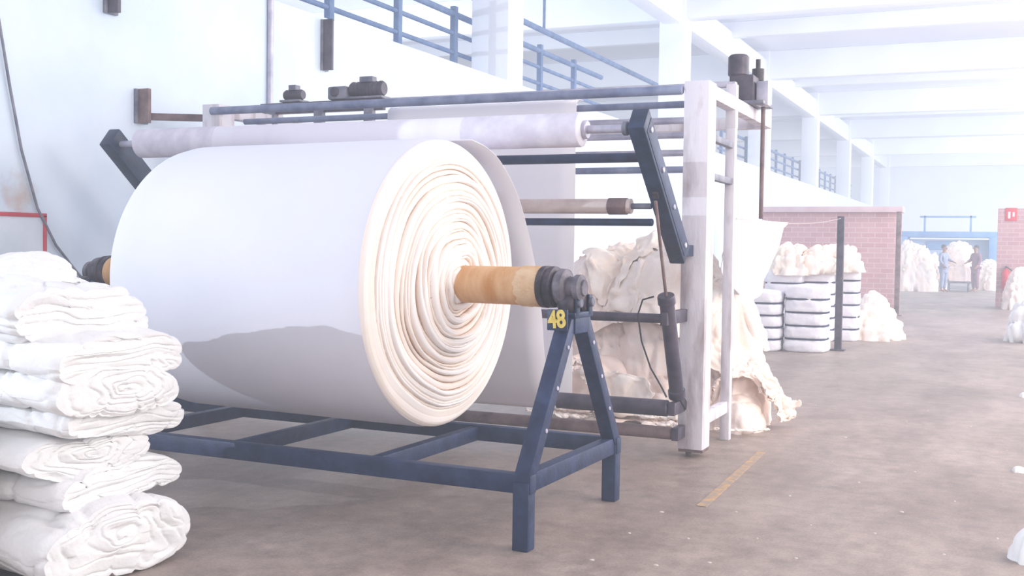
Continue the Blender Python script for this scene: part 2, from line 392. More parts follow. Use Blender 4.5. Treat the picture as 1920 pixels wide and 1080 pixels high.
# ------------------------------------------------------------------ roll stand
AX_Y, AX_Z, RR = 5.64, 1.28, .815
XR, XL = -2.12, -5.62
YF, YB = 5.03, 6.25
ZB = .33
st = thing('roll_stand', ((XR + XL) / 2, AX_Y, 0), 'navy steel A-frame stand carrying the giant fabric roll', 'stand')
def part(mb, n, m, p=None, **k): return mb.build(n, M[m] if isinstance(m, str) else m, p or st, **k)
for y in (YF, YB): part(MB().bar((XL - .05, y, ZB), (XR + .05, y, ZB), .07, .095), 'long_beam', 'blue')
for x in (XL, XR): part(MB().bar((x, YF, ZB + .001), (x, YB, ZB + .001), .07, .095), 'end_beam', 'blue')
for x in (-3.02, -3.95, -4.85): part(MB().bar((x, YF + .03, ZB - .004), (x, YB - .03, ZB - .004), .065, .085), 'cross_beam', 'blue')
for x in (XL, XR):
    for y in (YF, YB):
        part(MB().box((x, y, .17), (.086, .086, .34), .006), 'foot', 'blue')
        s = 1 if y == YB else -1
        lg = part(MB().bar((x, y, ZB + .02), (x, AX_Y + s * .075, 1.13), .08, .085, .006, V((1, 0, 0))), 'leg', 'blue')
        for q in (.3, .55, .8):
            c = V((x, y, ZB)).lerp(V((x, AX_Y + s * .075, 1.13)), q)
            part(MB().tube(c + V((.04, 0, 0)), c + V((.049, 0, 0)), .012, 8), 'bolt', 'steel', lg)
    part(MB().box((x, AX_Y, 1.135), (.12, .26, .03), .005), 'top_plate', 'blue')
    part(MB().box((x + .044, AX_Y, 1.08), (.012, .2, .09), .004), 'gusset', 'blue')
    for s in (-1, 1):
        part(MB().tube((x - .045, AX_Y + s * .082, 1.195), (x + .045, AX_Y + s * .082, 1.195), .06, 24), 'support_wheel', 'black')
        part(MB().box((x + .055, AX_Y + s * .09, 1.185), (.014, .05, .11), .004), 'wheel_bracket', 'blue_dark')
        part(MB().tube((x + .055, AX_Y + s * .085, 1.2), (x + .08, AX_Y + s * .085, 1.2), .026, 12), 'axle_nut', 'grey')
npl = part(MB().box((XR, AX_Y - .225, 1.115), (.115, .012, .11), .003), 'number_plate', 'blue_dark')
part(MB().box((XR, AX_Y - .175, 1.115), (.05, .1, .05), .003), 'plate_bracket', 'blue')
cu = D.curves.new('tmp', 'FONT'); cu.body = '48'; cu.size = .125; cu.extrude = .003; cu.offset = .004; cu.align_x = 'CENTER'; cu.align_y = 'CENTER'
to = D.objects.new('tmp', cu); COL.objects.link(to); bpy.context.view_layer.update()
me = D.meshes.new_from_object(to.evaluated_get(bpy.context.evaluated_depsgraph_get())); D.objects.remove(to)
me.transform(Matrix.Translation(V((XR, AX_Y - .236, 1.115)) - wloc(st)) @ Matrix.Rotation(R_(90), 4, 'X') @ Matrix.Rotation(R_(6), 4, 'Z') @ Matrix.Diagonal((.78, 1, 1, 1)))
me.materials.append(M['yellow']); to = D.objects.new('number', me); COL.objects.link(to); to.parent = npl
st.rotation_euler.z = R_(-1.6)

# ------------------------------------------------------------------ fabric roll
X0, X1 = -4.67, -2.905
ro = thing('fabric_roll', ((X0 + X1) / 2, AX_Y, AX_Z - RR), 'giant roll of white fabric wound on an orange core', 'fabric roll')
NP = 180
mb = MB(); rings = []
for i in range(26):
    t = i / 25; x = X0 + (X1 - X0) * t
    ring = []
    for k in range(NP):
        a = 2 * PI * k / NP
        r = RR + .004 * noise.noise(V((x * 1.5, math.cos(a), math.sin(a)))) - (.012 if i in (0, 25) else 0)
        ring.append(mb.bm.verts.new((x, AX_Y + r * math.cos(a), AX_Z + r * math.sin(a))))
    rings.append(ring)
lring = [[mb.bm.verts.new((X0 - .02 * (1 - q), AX_Y + RR * q * math.cos(2 * PI * k / NP), AX_Z + RR * q * math.sin(2 * PI * k / NP))) for k in range(NP)] for q in (.2, .5, .8, .95)]
mb.skin(lring + rings, NP)
mb.build('wound_cloth', M['roll_cloth'], ro)
mb = MB(); rings = []; NRr = 340
lay = [.05]; rl = random.Random(3)
while lay[-1] < RR + .1: lay.append(lay[-1] + rl.choice((.012, .016, .022, .03, .042)))
hts = []
for i in range(NRr + 1):
    q = i / NRr; r = (RR - .008) * (1 - q) + .095 * q
    ring = []
    for k in range(NP):
        a = 2 * PI * k / NP; c, s = math.cos(a), math.sin(a)
        rn = r / RR
        base = .012 + .11 * (1 - rn ** 1.6)
        if rn > .955: base -= .03 * ((rn - .955) / .045) ** 2
        rw = r + .034 * noise.noise(V((c * .9 + 5, s * .9, r * 1.5))) + .004 * noise.noise(V((c * 5, s * 5, r * 9)))
        lo_, hi_ = 0, len(lay) - 1
        while hi_ - lo_ > 1:
            md = (lo_ + hi_) // 2
            if lay[md] <= rw: lo_ = md
            else: hi_ = md
        f = (rw - lay[lo_]) / (lay[hi_] - lay[lo_])
        offj = noise.noise(V((lo_ * 5.13, c * .8 + lo_ * .02, s * .8)))
        big = noise.noise(V((rw * 6, c * .6, s * .6 + 4)))
        fine = noise.noise(V((rw * 110, c * .6, s * .6)))
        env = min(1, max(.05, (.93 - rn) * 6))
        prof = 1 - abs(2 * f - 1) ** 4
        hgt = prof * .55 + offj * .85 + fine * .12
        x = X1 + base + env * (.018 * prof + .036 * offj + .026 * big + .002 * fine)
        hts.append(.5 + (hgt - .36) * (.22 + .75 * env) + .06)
        ring.append(mb.bm.verts.new((x, AX_Y + r * c, AX_Z + r * s)))
    rings.append(ring)
mb.skin(rings, NP)
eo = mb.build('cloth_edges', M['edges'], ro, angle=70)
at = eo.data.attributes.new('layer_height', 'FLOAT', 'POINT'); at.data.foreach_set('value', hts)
part(MB().lathe((XL + .08, AX_Y, AX_Z), (1, 0, 0), [(0, 0), (0, .1), (.004, .104), (-XL - .08 - 2.26, .104), (-XL - .08 - 2.26, 0)], 48), 'core_tube', 'core', ro)
mb = MB(); rings = []
for i in range(12):
    ring = []
    for k in range(48):
        a = 2 * PI * k / 48; rag = .04 * noise.noise(V((math.cos(a) * 3, math.sin(a) * 3, 7))) if i == 0 else 0
        r = .1045 + (.006 if 0 < i < 11 else 0) + .003 * noise.noise(V((i * .5, math.cos(a) * 2, math.sin(a) * 2)))
        ring.append(mb.bm.verts.new((-2.40 + rag + .13 * i / 11, AX_Y + r * math.cos(a), AX_Z + r * math.sin(a))))
    rings.append(ring)
mb.skin(rings, 48); part(mb, 'core_wrap', 'core_wrap', ro)
for x, s in ((-2.27, 1), (XL + .09, -1)):
    part(MB().lathe((x - s * .01, AX_Y, AX_Z), (s, 0, 0), [(0, 0), (0, .1), (.01, .112), (.04, .114), (.045, .104), (.056, .104), (.06, .112), (.085, .11), (.095, .085), (.105, .085), (.11, 0)], 40), 'end_collar', 'black', ro)
    part(MB().lathe((x + s * .09, AX_Y, AX_Z), (s, 0, 0), [(0, 0), (0, .09), (.015, .1), (.05, .098), (.06, .085), (.065, .06), (.1, .056), (.105, .07), (.135, .07), (.145, .045), (.155, .04), (.155, 0)], 32), 'shaft', 'worn_hub', ro)
ro.rotation_euler.z = R_(-4.2)

# ------------------------------------------------------------------ winding machine
mx = thing('winding_machine', (-4.1, 8.2, 0), 'tall cream framed fabric winding machine behind the giant roll', 'machine')
def mp(mb, n, m, p=None, **k): return mb.build(n, M[m] if isinstance(m, str) else m, p or mx, **k)
MR, ML = -2.03, -6.3
for x in (MR, ML):
    c = MB()
    c.box((x, 7.73, 1.37), (.18, .03, 2.62), .004); c.box((x + .08, 7.83, 1.37), (.025, .18, 2.62), .004); c.box((x - .08, 7.83, 1.37), (.025, .18, 2.62), .004)
    pp = mp(c, 'front_post', 'cream_paint')
    mp(MB().box((x, 7.83, .05), (.18, .18, .03), .004).tube((x - .03, 7.8, 0), (x - .03, 7.8, .05), .02, 10), 'foot', 'rust', pp)
    mp(MB().box((x + .05, 8.6, 1.22), (.075, .075, 2.44), .005), 'rear_post', 'cream_paint')
    mp(MB().bar((x + .04, 7.72, 2.62), (x + .04, 10.0, 2.62), .09, .1), 'side_rail', 'cream_paint')
    mp(MB().bar((x + .04, 7.8, .26), (x + .04, 8.62, .26), .06, .09), 'sill', 'cream_paint')
    for z in (2.3, 2.02): mp(MB().bar((x + .05, 7.8, z), (x + .05, 8.62, z), .05, .05), 'side_rail', 'grey')
mp(MB().bar((MR + .04, 10, 2.62), (ML + .04, 10, 2.62), .1, .1), 'rear_beam', 'cream_paint')
mp(MB().bar((ML - .05, 8.6, 2.77), (MR + .08, 8.6, 2.77), .07, .04), 'top_beam', 'steel')
for x in (ML + .05, MR + .05): mp(MB().box((x, 8.6, 2.6), (.08, .08, .34), .004), 'post_head', 'cream_paint')
qa, qb = P(500, 180, Y=8.6), P(728, 180, Y=8.6)
mp(MB().bar((qa.x, 8.53, 2.73), (qb.x, 8.53, 2.73), .06, .1), 'drive_beam', 'darkpipe')
for t_ in (.1, .5, .9): mp(MB().box((qa.x + (qb.x - qa.x) * t_, 8.5, 2.66), (.09, .06, .16), .004), 'beam_clamp', 'grey')
def roller(y, z, r, m, x0=ML + .1, x1=MR - .09, n='roller', seg=24):
    return mp(MB().tube((x0, y, z), (x1, y, z), r, seg), n, m)
roller(7.72, 2.62, .034, 'pipe', ML, MR - .1)
roller(8.05, 2.56, .026, 'pipe')
roller(8.12, 2.45, .026, 'steel')
roller(8.2, 2.35, .026, 'steel')
roller(8.25, 2.22, .026, 'steel')
roller(8.2, 2.09, .026, 'pipe')
roller(7.25, 1.02, .032, 'darkpipe', x1=MR - .05)
roller(7.48, .38, .058, 'darkpipe')
roller(7.58, .19, .045, 'rust')
for z, y in ((1.02, 7.25), (.38, 7.48), (.19, 7.58)):
    for x in (MR - .06, ML + .06): mp(MB().bar((x, y - .05, z), (x, 7.74, z), .05, .09), 'bearing_bracket', 'darkpipe')
wr = mp(MB().lathe((-5.9, 7.05, 1.77), (1, 0, 0), [(0, 0), (0, .047), (3.45, .05), (3.62, .05), (3.62, 0)], 32), 'wrapped_roller', 'tape')
mp(MB().lathe((-2.44, 7.05, 1.77), (1, 0, 0), [(0, .05), (.004, .056), (.13, .056), (.134, 0)], 32), 'roller_end', 'rust', wr)
mp(MB().tube((-2.32, 7.05, 1.77), (-2.14, 7.05, 1.77), .02, 12), 'roller_shaft', 'grey', wr)
roller(7.08, 1.665, .025, 'blue', -6.1, -2.14)
roller(6.97, 2.085, .032, 'blue', -6.1, -2.14, 'tie_bar')
prl = mp(MB().lathe((-6.05, 6.6, 2.235), (1, 0, 0), [(0, 0), (0, .09), (.01, .107), (3.58, .107), (3.59, .09), (3.592, .06), (3.592, 0)], 48), 'press_roller', 'press')
for x0_, L_ in ((-6.04, .75), (-3.28, .8)):
    mp(MB().lathe((x0_, 6.6, 2.235), (1, 0, 0), [(0, .1), (0, .109), (L_, .109), (L_, .1)], 48), 'mesh_wrap', 'press_end', prl)
mp(MB().tube((-2.47, 6.6, 2.235), (-2.15, 6.6, 2.235), .026, 16), 'shaft', 'steel', prl)
mp(MB().tube((-2.46, 6.6, 2.235), (-2.43, 6.6, 2.235), .06, 24), 'collar', 'steel', prl)
mp(MB().tube((-2.2, 6.6, 2.235), (-2.16, 6.6, 2.235), .045, 16), 'collar', 'grey', prl)
mp(MB().tube((-6.25, 6.6, 2.235), (-6.04, 6.6, 2.235), .026, 16), 'shaft', 'steel', prl)
for x, s in ((-2.08, 1), (-6.3, -1)):
    a = V((x, 6.53, 2.29)); b = V((x, 7.53, 1.45)); d = (b - a).normalized(); n = V((0, -d.z, d.y)); up = V((1, 0, 0))
    arm = mp(MB().bar(a, b, .17, .11, .012, up), 'swing_arm', 'blue_dark')
    mp(MB().bar(a + d * .06 + V((s * .056, 0, 0)), b - d * .06 + V((s * .056, 0, 0)), .12, .006, .002, up), 'cover_plate', 'blue', arm)
    for q in (.08, .35, .62, .92):
        e = a.lerp(b, q)
        mp(MB().tube(e + V((s * .05, 0, 0)), e + V((s * .07, 0, 0)), .02, 10), 'bolt', 'steel', arm)
    mp(MB().bar((x, 7.48, 1.48), (x, 7.75, 1.48), .1, .08), 'pivot_bracket', 'blue_dark')
    ta = V((x, 6.93, 1.80)); tb = V((x, 7.56, .42)); ax = (tb - ta).normalized(); L = (tb - ta).length
    cy = mp(MB().lathe(ta + ax * (L * .45), ax, [(0, 0), (0, .055), (.01, .06), (.06, .06), (.065, .05), (L * .55 - .1, .05), (L * .55 - .095, .06), (L * .55 - .04, .06), (L * .55 - .035, 0)], 24), 'pneumatic_cylinder', 'darkpipe')
    mp(MB().tube(ta, ta + ax * (L * .47), .011, 12), 'piston_rod', 'rust', cy)
    mp(MB().bar(ta - ax * .03, ta + V((0, .05, .1)), .04, .05), 'rod_clevis', 'black', cy)
    mp(MB().bar(tb - ax * .06, tb + V((0, .16, -.05)), .05, .06), 'base_clevis', 'black', cy)
    for q in (-1, 1):
        mp(MB().tube(ta + ax * (L * .46) + V((q * .045, 0, 0)), tb - ax * .07 + V((q * .045, 0, 0)), .008, 8), 'tie_rod', 'grey', cy)
    if s == 1:
        pts = [P(*q, Y=7.15) for q in ((1226, 556), (1205, 562), (1196, 590), (1203, 640), (1220, 690), (1240, 725), (1250, 745))]
        mp(MB().path(pts, .006, 8), 'air_hose', 'ink', cy)

def motor(px, L, r, lab):
    q = P(px, 165, Y=8.6); x = q.x; zb_ = 2.79
    t = thing('motor', (x, 8.6, zb_), lab, 'motor')
    MB().box((x, 8.6, zb_ + .01), (L * 1.1, .16, .02), .003).build('base_plate', M['grey'], t)
    b_ = MB().lathe((x - L / 2, 8.6, zb_ + .02 + r), (1, 0, 0), [(0, 0), (0, r * .8), (.02, r)] + [(.02 + (L - .04) * k / 16, r * (1 if k % 2 else .9)) for k in range(1, 16)] + [(L - .02, r), (L, r * .8), (L, 0)], 24)
    b_.build('motor_body', M['darkpipe'], t)
    MB().box((x, 8.6, zb_ + 2 * r + .035), (L * .4, .08, .05), .005).build('terminal_box', M['grey'], t)
motor(552, .2, .05, 'small dark motor at the left on machine top beam')
motor(690, .34, .07, 'larger grey motor with terminal box on machine top beam')
q = P(640, 165, Y=8.6)
t = thing('gear_housing', (q.x, 8.6, 2.79), 'squat dark gear housing between the two motors on machine top', 'gear housing')
MB().box((q.x, 8.6, 2.85), (.2, .16, .12), .02).build('housing', M['grey'], t)
MB().tube((q.x - .02, 8.5, 2.86), (q.x - .02, 8.7, 2.86), .045, 16).build('cover', M['darkpipe'], t)

hx, hy, hz = -2.0, 9.25, 2.67
t = thing('drive_unit', (hx, hy, hz), 'dark geared drive unit on the machine top corner with hanging rod', 'drive unit')
MB().box((hx, hy, hz + .02), (.34, .4, .03), .004).build('base_plate', M['grey'], t)
MB().box((hx - .02, hy - .05, hz + .14), (.2, .24, .22), .015).build('gearbox', M['darkpipe'], t)
MB().tube((hx - .06, hy - .1, hz + .24), (hx - .06, hy - .1, hz + .42), .085, 20).build('drive_motor', M['darkpipe'], t)
MB().lathe((hx + .06, hy + .1, hz + .03), (0, 0, 1), [(0, 0), (0, .06), (.1, .06), (.1, .035), (.2, .035), (.2, .05), (.3, .05), (.3, .02), (.38, .02), (.38, 0)], 20).build('coupling', M['black'], t)
MB().box((hx + .14, hy - .05, hz + .1), (.1, .12, .2), .01).build('switch_box', M['steel'], t)
MB().tube((hx + .12, hy + .05, hz + .02), (hx + .12, hy + .05, 1.75), .018, 10).build('hanging_rod', M['rust'], t)

def web(path, x0, x1, name, label, cat, m, n=60, nx=12, wave=.006):
    pts = []
    for i in range(n + 1):
        t = i / n * (len(path) - 1); k = min(int(t), len(path) - 2); f = t - k
        p0 = path[max(k - 1, 0)]; p1 = path[k]; p2 = path[k + 1]; p3 = path[min(k + 2, len(path) - 1)]
        pts.append(tuple(.5 * (2 * p1[j] + (p2[j] - p0[j]) * f + (2 * p0[j] - 5 * p1[j] + 4 * p2[j] - p3[j]) * f * f + (3 * p1[j] - p0[j] - 3 * p2[j] + p3[j]) * f ** 3) for j in (0, 1)))
    rows = [[(x0 + (x1 - x0) * k / nx, y + wave * noise.noise(V((k * .7, y * 3, z * 2))), z) for k in range(nx + 1)] for y, z in pts]
    o = MB().grid(rows).build(name, M[m], solid=.004); return tag(o, label, cat)
web([(6.0, 2.13), (6.22, 2.1), (6.42, 2.03), (6.64, 1.88), (6.82, 1.68), (7.0, 1.38), (7.14, 1.02), (7.2, .75), (7.3, .5), (7.42, .35), (7.47, .315)], -4.7, -2.95, 'fabric_sheet', 'wide white fabric sheet curving down behind the giant roll', 'fabric sheet', 'sheet')
web([(8.02, 2.615), (7.9, 2.6), (7.86, 2.5), (7.86, 2.0), (7.86, 1.3), (7.86, .7), (7.86, .3)], -4.63, -2.99, 'fabric_sheet', 'straight white fabric sheet hanging vertically inside the machine frame', 'fabric sheet', 'sheet')

# ------------------------------------------------------------------ cloth bundles
def bundle(loc, L, W, H, seed, label, m='cloth_white', rz=0, group=None, name='cloth_bundle', cat='cloth bundle', amp=1.0, turns=5, NT=80, NPh=160, NC=70, e=2.5, layered=False, sag=.035, tilt=(0, 0), lf=7):
    mb = MB(); rings = []; s0 = V((seed * 7.3, seed * 3.1, seed * 1.7))
    def sec(x, a, q, sc=1.0):
        c, s = math.cos(a), math.sin(a)
        y = math.copysign(abs(c) ** (2 / e), c) * W / 2 * q * sc; z = math.copysign(abs(s) ** (2 / e), s) * H / 2 * q * sc
        w = noise.noise(V((x * 2.2, y * 3, z * 3)) + s0); w2 = noise.noise(V((x * 1.3, y * 2, z * 5)) - s0)
        patch = max(0, min(1, .5 + 1.6 * noise.noise(V((x * 2.5, y * 3, z * 4)) + s0 * 2)))      # creased here, smooth there
        d = amp * (.022 * noise.noise(V((x * 1.6 + w * .4, y * 3.5, z * 4.5)) + s0)
                   + patch * .012 * valley(z * 40 + x * 5 * w2 + w * 7 + seed, 3) * abs(c) ** .5 + .018 * valley(x * 3 + y * 6 + z * 8 + w * 6 + seed * 2, 5)
                   + patch * .012 * valley(x * 9 - y * 6 + w2 * 8 + seed, 4) * abs(s) + .004 * noise.noise(V((x * 9, y * 14, z * 18)) + s0))
        dz = .03 * amp * noise.noise(V((x * 1.4, seed * 2.2, y * 1.6))) - sag * (2 * y / W) ** 2 * (1 if s > 0 else .4) - sag * .8 * max(0, x / (L / 2)) ** 3
        return y + d * c * q, z + d * s * q + dz
    def cap(sgn):
        out = []
        for j in range(NC):
            q = 1 - j / NC
            ring = []
            for k in range(NPh):
                a = 2 * PI * k / NPh
                cx_, cy_ = math.cos(a) * q, math.sin(a) * q
                wv = noise.noise(V((cx_ * 1.3, cy_ * 1.3, seed * 1.9))) + .4 * noise.noise(V((cx_ * 3, cy_ * 3, seed * 2.9)))
                y, z = sec(sgn * L / 2, a, q, .95)
                if layered: ph = z / H * lf + wv * 1.3 + .8 * (2 * y / W) ** 2
                else: ph = q * turns + a / (2 * PI) + wv * 1.6
                k0 = math.floor(ph); fr = ph - k0; fr = fr * fr * (3 - 2 * fr)
                loose = noise.noise(V((k0 * 3.7, y * 3, seed))) * (1 - fr) + noise.noise(V((k0 * 3.7 + 3.7, y * 3, seed))) * fr
                x = L / 2 + .012 * (1 - q * q) + amp * ((.010 * (valley(PI * ph, 3) + .4) + .02 * loose + .012 * noise.noise(V((y * 6, z * 9, seed)))) * min(1, (1 - q) * 5 + .1))
                ring.append(mb.bm.verts.new((sgn * x, y, z)))
            out.append(ring)
        y, z = sec(sgn * L / 2, 0, 0)
        return out + [[mb.bm.verts.new((sgn * (L / 2 + .012), y, z))]]
    for i in range(NT + 1):
        t = i / NT; x = -L / 2 + L * t
        ed = min(t, 1 - t) * L
        sc = 1 - .05 * max(0, 1 - ed / .04) ** 2
        rings.append([mb.bm.verts.new((x, *sec(x, 2 * PI * k / NPh, 1, sc))) for k in range(NPh)])
    mb.skin(cap(-1)[::-1] + rings + cap(1), NPh)
    zmin = min(v.co.z for v in mb.bm.verts)
    o = mb.build(name, M[m], origin=(0, 0, zmin), angle=80)
    o.location = loc; o.rotation_euler = (R_(tilt[0]), R_(tilt[1]), R_(rz))
    return tag(o, label, cat, group)
PL = [
    (-3.55, 3.38, 4.22, 0.0, .345, 1.25, 'lowest cloth roll of the left pile with its coiled end on the floor', -4, 2.6, 0),
    (-3.66, 3.46, 4.30, .30, .48, 1.2, 'thin folded white cloth lying directly on the lowest roll of left pile', 3, 3.2, 1),
    (-3.68, 3.40, 4.12, .44, .65, 1.2, 'small coiled white cloth bundle third from the floor in left pile', -6, 2.6, 0),
    (-3.63, 3.48, 4.26, .59, .78, 1.2, 'flattened white cloth bundle in the middle of the left pile', 2, 3.2, 1),
    (-3.57, 3.44, 4.18, .715, .96, 1.25, 'rolled white cloth with coiled end just below the long smooth bundle', -3, 2.5, 0),
    (-3.58, 3.42, 4.2, .885, 1.07, 1.4, 'long smooth white cloth bundle under the top one of the left pile', 0, 3.8, 1),
    (-3.76, 3.42, 4.2, .995, 1.285, 1.3, 'thick white cloth bundle near the top of the left pile', -5, 2.8, 1),
    (-4.06, 3.5, 4.15, 1.21, 1.36, 1.1, 'topmost folded white cloth peaking at the left edge of the pile', 6, 3.2, 1),
]
for i, (xe, y0, y1, z0, z1, L, lab, rz, e, ly) in enumerate(PL):
    bundle((xe - L / 2, (y0 + y1) / 2, z0), L, y1 - y0, z1 - z0, i + 1, lab, 'cloth_white', rz, 'cloth bundles piled at left', e=e, amp=1.6 if i > 5 else 1.25, layered=bool(ly))
bundle((-4.32, 3.12, 0), 1.1, .5, .3, 21, 'white cloth roll on the floor at the very front of left pile', 'cloth_white', -12, 'cloth bundles piled at left', e=2.2)
bundle((-4.40, 3.15, .27), 1.1, .5, .3, 22, 'plump white cloth roll at the front left of pile above floor roll', 'cloth_white', -10, 'cloth bundles piled at left', e=2.3)
bundle((-4.46, 3.2, .54), 1.1, .5, .28, 23, 'creased white cloth bundle at the front left of pile, middle height', 'cloth_white', -6, 'cloth bundles piled at left', e=2.5, layered=True)

# ------------------------------------------------------------------ crumpled heaps
def heap(x, y, z0, rx, ry, h, seed, label, m='cloth_cream', group=None, amp=1.0, fs=1.0, NR=64, NPh=170, name='crumpled_cloth', cat='cloth', pw=2.2, skirt=.0, lmp=.35):
    mb = MB(); rings = []; s0 = V((seed * 5.7, seed * 2.9, seed * 1.3)); rnd = random.Random(seed)
    d1 = V((rnd.uniform(-1, 1), rnd.uniform(-1, 1), rnd.uniform(.6, 1.6))).normalized() * 11 * fs
    d2 = V((rnd.uniform(-1, 1), rnd.uniform(-1, 1), rnd.uniform(-.6, .6))).normalized() * 17 * fs
    for i in range(NR + 1):
        q = i / NR; ring = []
        for k in range(NPh):
            a = 2 * PI * k / NPh; c, s = math.cos(a), math.sin(a)
            rim = 1 + .2 * noise.noise(V((c * 1.5, s * 1.5, seed * 3.3))) + .10 * noise.noise(V((c * 4, s * 4, seed)))
            px, py = rx * q * c * rim, ry * q * s * rim
            lump = 1 + lmp * noise.noise(V((px * 2.2, py * 2.2, 3)) + s0)
            zz = h * max(0, 1 - q ** pw) ** .7 * lump
            pv = V((px, py, zz * 1.3))
            w = noise.noise_vector(pv * 1.6 + s0)
            qv = pv + w * .28
            ww = noise.noise(qv * 2.2 + s0) * 2.6
            f = .075 * valley(qv.dot(d1) + ww, 2) + .045 * valley(qv.dot(d2) - ww * 1.2, 2) - .02 * abs(noise.noise(qv * 14 + s0)) + .05
            f += skirt * math.sin(a * 11 + 4 * noise.noise(V((c * 2, s * 2, zz * 2 + seed)))) * q ** 2 * .045
            f *= amp * min(1, (min(rx, ry) / .5)) * min(1, h / .25)
            nr = q ** 1.2
            px += f * c * nr; py += f * s * nr; zz = max(0, zz + f * (1 - .5 * q) * (1 if q < .96 else 0))
            if q == 1: zz = 0
            if i == 0:
                if k == 0: ring.append(mb.bm.verts.new((0, 0, zz)))
                continue
            ring.append(mb.bm.verts.new((px, py, zz)))
        rings.append(ring)
    rings.append([mb.bm.verts.new((0, 0, 0))])
    mb.skin(rings, NPh)
    o = mb.build(name, M[m], origin=(0, 0, 0), angle=80); o.location = (x, y, z0)
    return tag(o, label, cat, group)
for i, ((x, y, rx, ry, h), lab) in enumerate(zip(HEAP, ('tall cloth lump filling the left back of the heap under draped sheets', 'tall cloth lump in the heap centre under the draped sheets', 'cloth lump under the sheet beside the front post', 'small cloth lump under the pinkish trailing sheet', 'low cloth lump behind the bottom rollers at the centre', 'low cloth lump behind the bottom rollers at the left', 'small cloth lump at the right foot of the heap'))):
    heap(x, y, 0, rx * .82, ry * .82, h * .85, 40 + i, lab, 'cloth_pink', 'crumpled cloths heaped behind the machine', amp=.8, pw=2.6, NR=50, NPh=130, fs=1.2)
heap(-4.3, 3.85, 1.3, .3, .26, .12, 171, 'small crumpled white cloth tossed on the very top of left pile', 'cloth_white', amp=2.2, NR=40, NPh=100, fs=1.6, lmp=.6)  # follows the pile's peak; roughness added to break up its cast shadow
heap(-3.98, 3.98, 1.24, .17, .18, .075, 172, 'small added white cloth at the pile top right, roughening the pile shadow', 'cloth_white', amp=3, NR=36, NPh=90, fs=1.8, lmp=.6)  # added to make the pile's shadow edge on the roll ragged

# ------------------------------------------------------------------ strapped bales
def bale(px, py, H, r, n, seed, lab):
    p = P(px, py, Z=0)
    t = thing('strapped_bale', (p.x, p.y, 0), lab, 'bale', 'strapped white bales')
    mb = MB(); rings = []; NPh = 64; NZ = n * 12
    def sq(a, rr):
        c, s = math.cos(a), math.sin(a); return math.copysign(abs(c) ** .6, c) * rr, math.copysign(abs(s) ** .6, s) * rr
    rr = r * .92
    for i in range(NZ + 1):
        u = i / NZ * n; f = u % 1 if i < NZ else 1
        bl = 1 - .065 * (abs(2 * f - 1) ** 3)
        if i in (0, NZ): bl = .88
        z = H * i / NZ; ring = []
        for k in range(NPh):
            a = 2 * PI * k / NPh; x_, y_ = sq(a, rr * bl)
            w = 1 + .06 * noise.noise(V((x_ * 7, y_ * 7, z * 6 + seed))) + .035 * noise.noise(V((x_ * 20, y_ * 20, z * 14 + seed)))
            ring.append(mb.bm.verts.new((p.x + x_ * w, p.y + y_ * w, z)))
        rings.append(ring)
    mb.skin([[mb.bm.verts.new((p.x, p.y, 0))]] + rings + [[mb.bm.verts.new((p.x, p.y, H + .03))]], NPh)
    mb.build('bale_body', M['cloth_grey'], t, angle=70)
    for k in range(1, n):
        z = H * k / n; sm = MB(); rs = []
        for (dz, q) in ((-.013, .92), (-.013, .985), (.013, .985), (.013, .92), (-.013, .92)):
            rs.append([sm.bm.verts.new((p.x + sq(2 * PI * j / 48, rr * q)[0], p.y + sq(2 * PI * j / 48, rr * q)[1], z + dz)) for j in range(48)])
        sm.skin(rs, 48); sm.build('strap', M['strap'], t)
    return p
bale(1427, 655, .88, .34, 5, 1, 'white bale with dark straps nearest the drape, leftmost of front pair')
bale(1512, 658, .97, .34, 5, 2, 'white bale with dark straps just left of the dark post')
bale(1470, 638, 1.14, .34, 6, 3, 'tall strapped white bale behind the front pair at left')
bale(1529, 638, 1.16, .33, 6, 4, 'tall strapped white bale behind the front pair at middle')
bale(1580, 638, 1.2, .28, 6, 5, 'tall strapped white bale right behind the dark post')
for i, (px, py, z, lab) in enumerate(((1480, 638, 1.08, 'crumpled cream cloth on tall bales, leftmost of three'), (1526, 638, 1.1, 'crumpled cream cloth on tall bales, middle of three'), (1570, 638, 1.14, 'crumpled cream cloth on tall bales, rightmost of three'))):
    p = P(px, py, Z=0)
    heap(p.x, p.y - .06 * i, z, .38, .4, .47, 60 + i, lab, 'cloth_cream', 'cloths on top of the bales', amp=1.6, NR=44, NPh=100, pw=2.4, skirt=.8)
p = P(1636, 636, Z=0)
heap(p.x, p.y + .2, 0, .44, .6, .62, 71, 'loose cream cloth heap on the floor right of the dark post', 'cloth_cream', amp=1.2, NR=36, NPh=80, skirt=1)
p = P(1571, 657, Z=0); post = p.copy()
t = thing('steel_post', (p.x, p.y, 0), 'dark steel post standing beside the strapped bales', 'post')
MB().box((p.x, p.y, 1.0), (.1, .09, 2.0), .006).build('shaft', M['darkpipe'], t)
MB().box((p.x, p.y, .01), (.2, .2, .02), .004).build('base_plate', M['darkpipe'], t)
p = P(1681, 592, Z=0)
t = thing('steel_post', (p.x, p.y, 0), 'rusty steel post at the right end of the pink brick wall', 'post')
MB().box((p.x, p.y, 1.2), (.11, .11, 2.4), .006).build('shaft', M['rust'], t)
MB().box((p.x, p.y, .01), (.22, .22, .02), .004).build('base_plate', M['rust'], t)
ra = V((-1.94, 8.66, P(1372, 410, Y=8.66).z)); rb = V((post.x, post.y, 1.97))
ropts = [ra.lerp(rb, i / 20) + V((0, 0, -.06 * math.sin(PI * i / 20))) for i in range(21)]
tag(MB().path(ropts, .003, 8).build('rope', M['tape']), 'thin rope stretched from thin machine post to the dark post', 'rope')
def proj(p):
    d = RM.transposed() @ (V(p) - CAM); return 960 + F * d.x / -d.z, 540 - F * d.y / -d.z
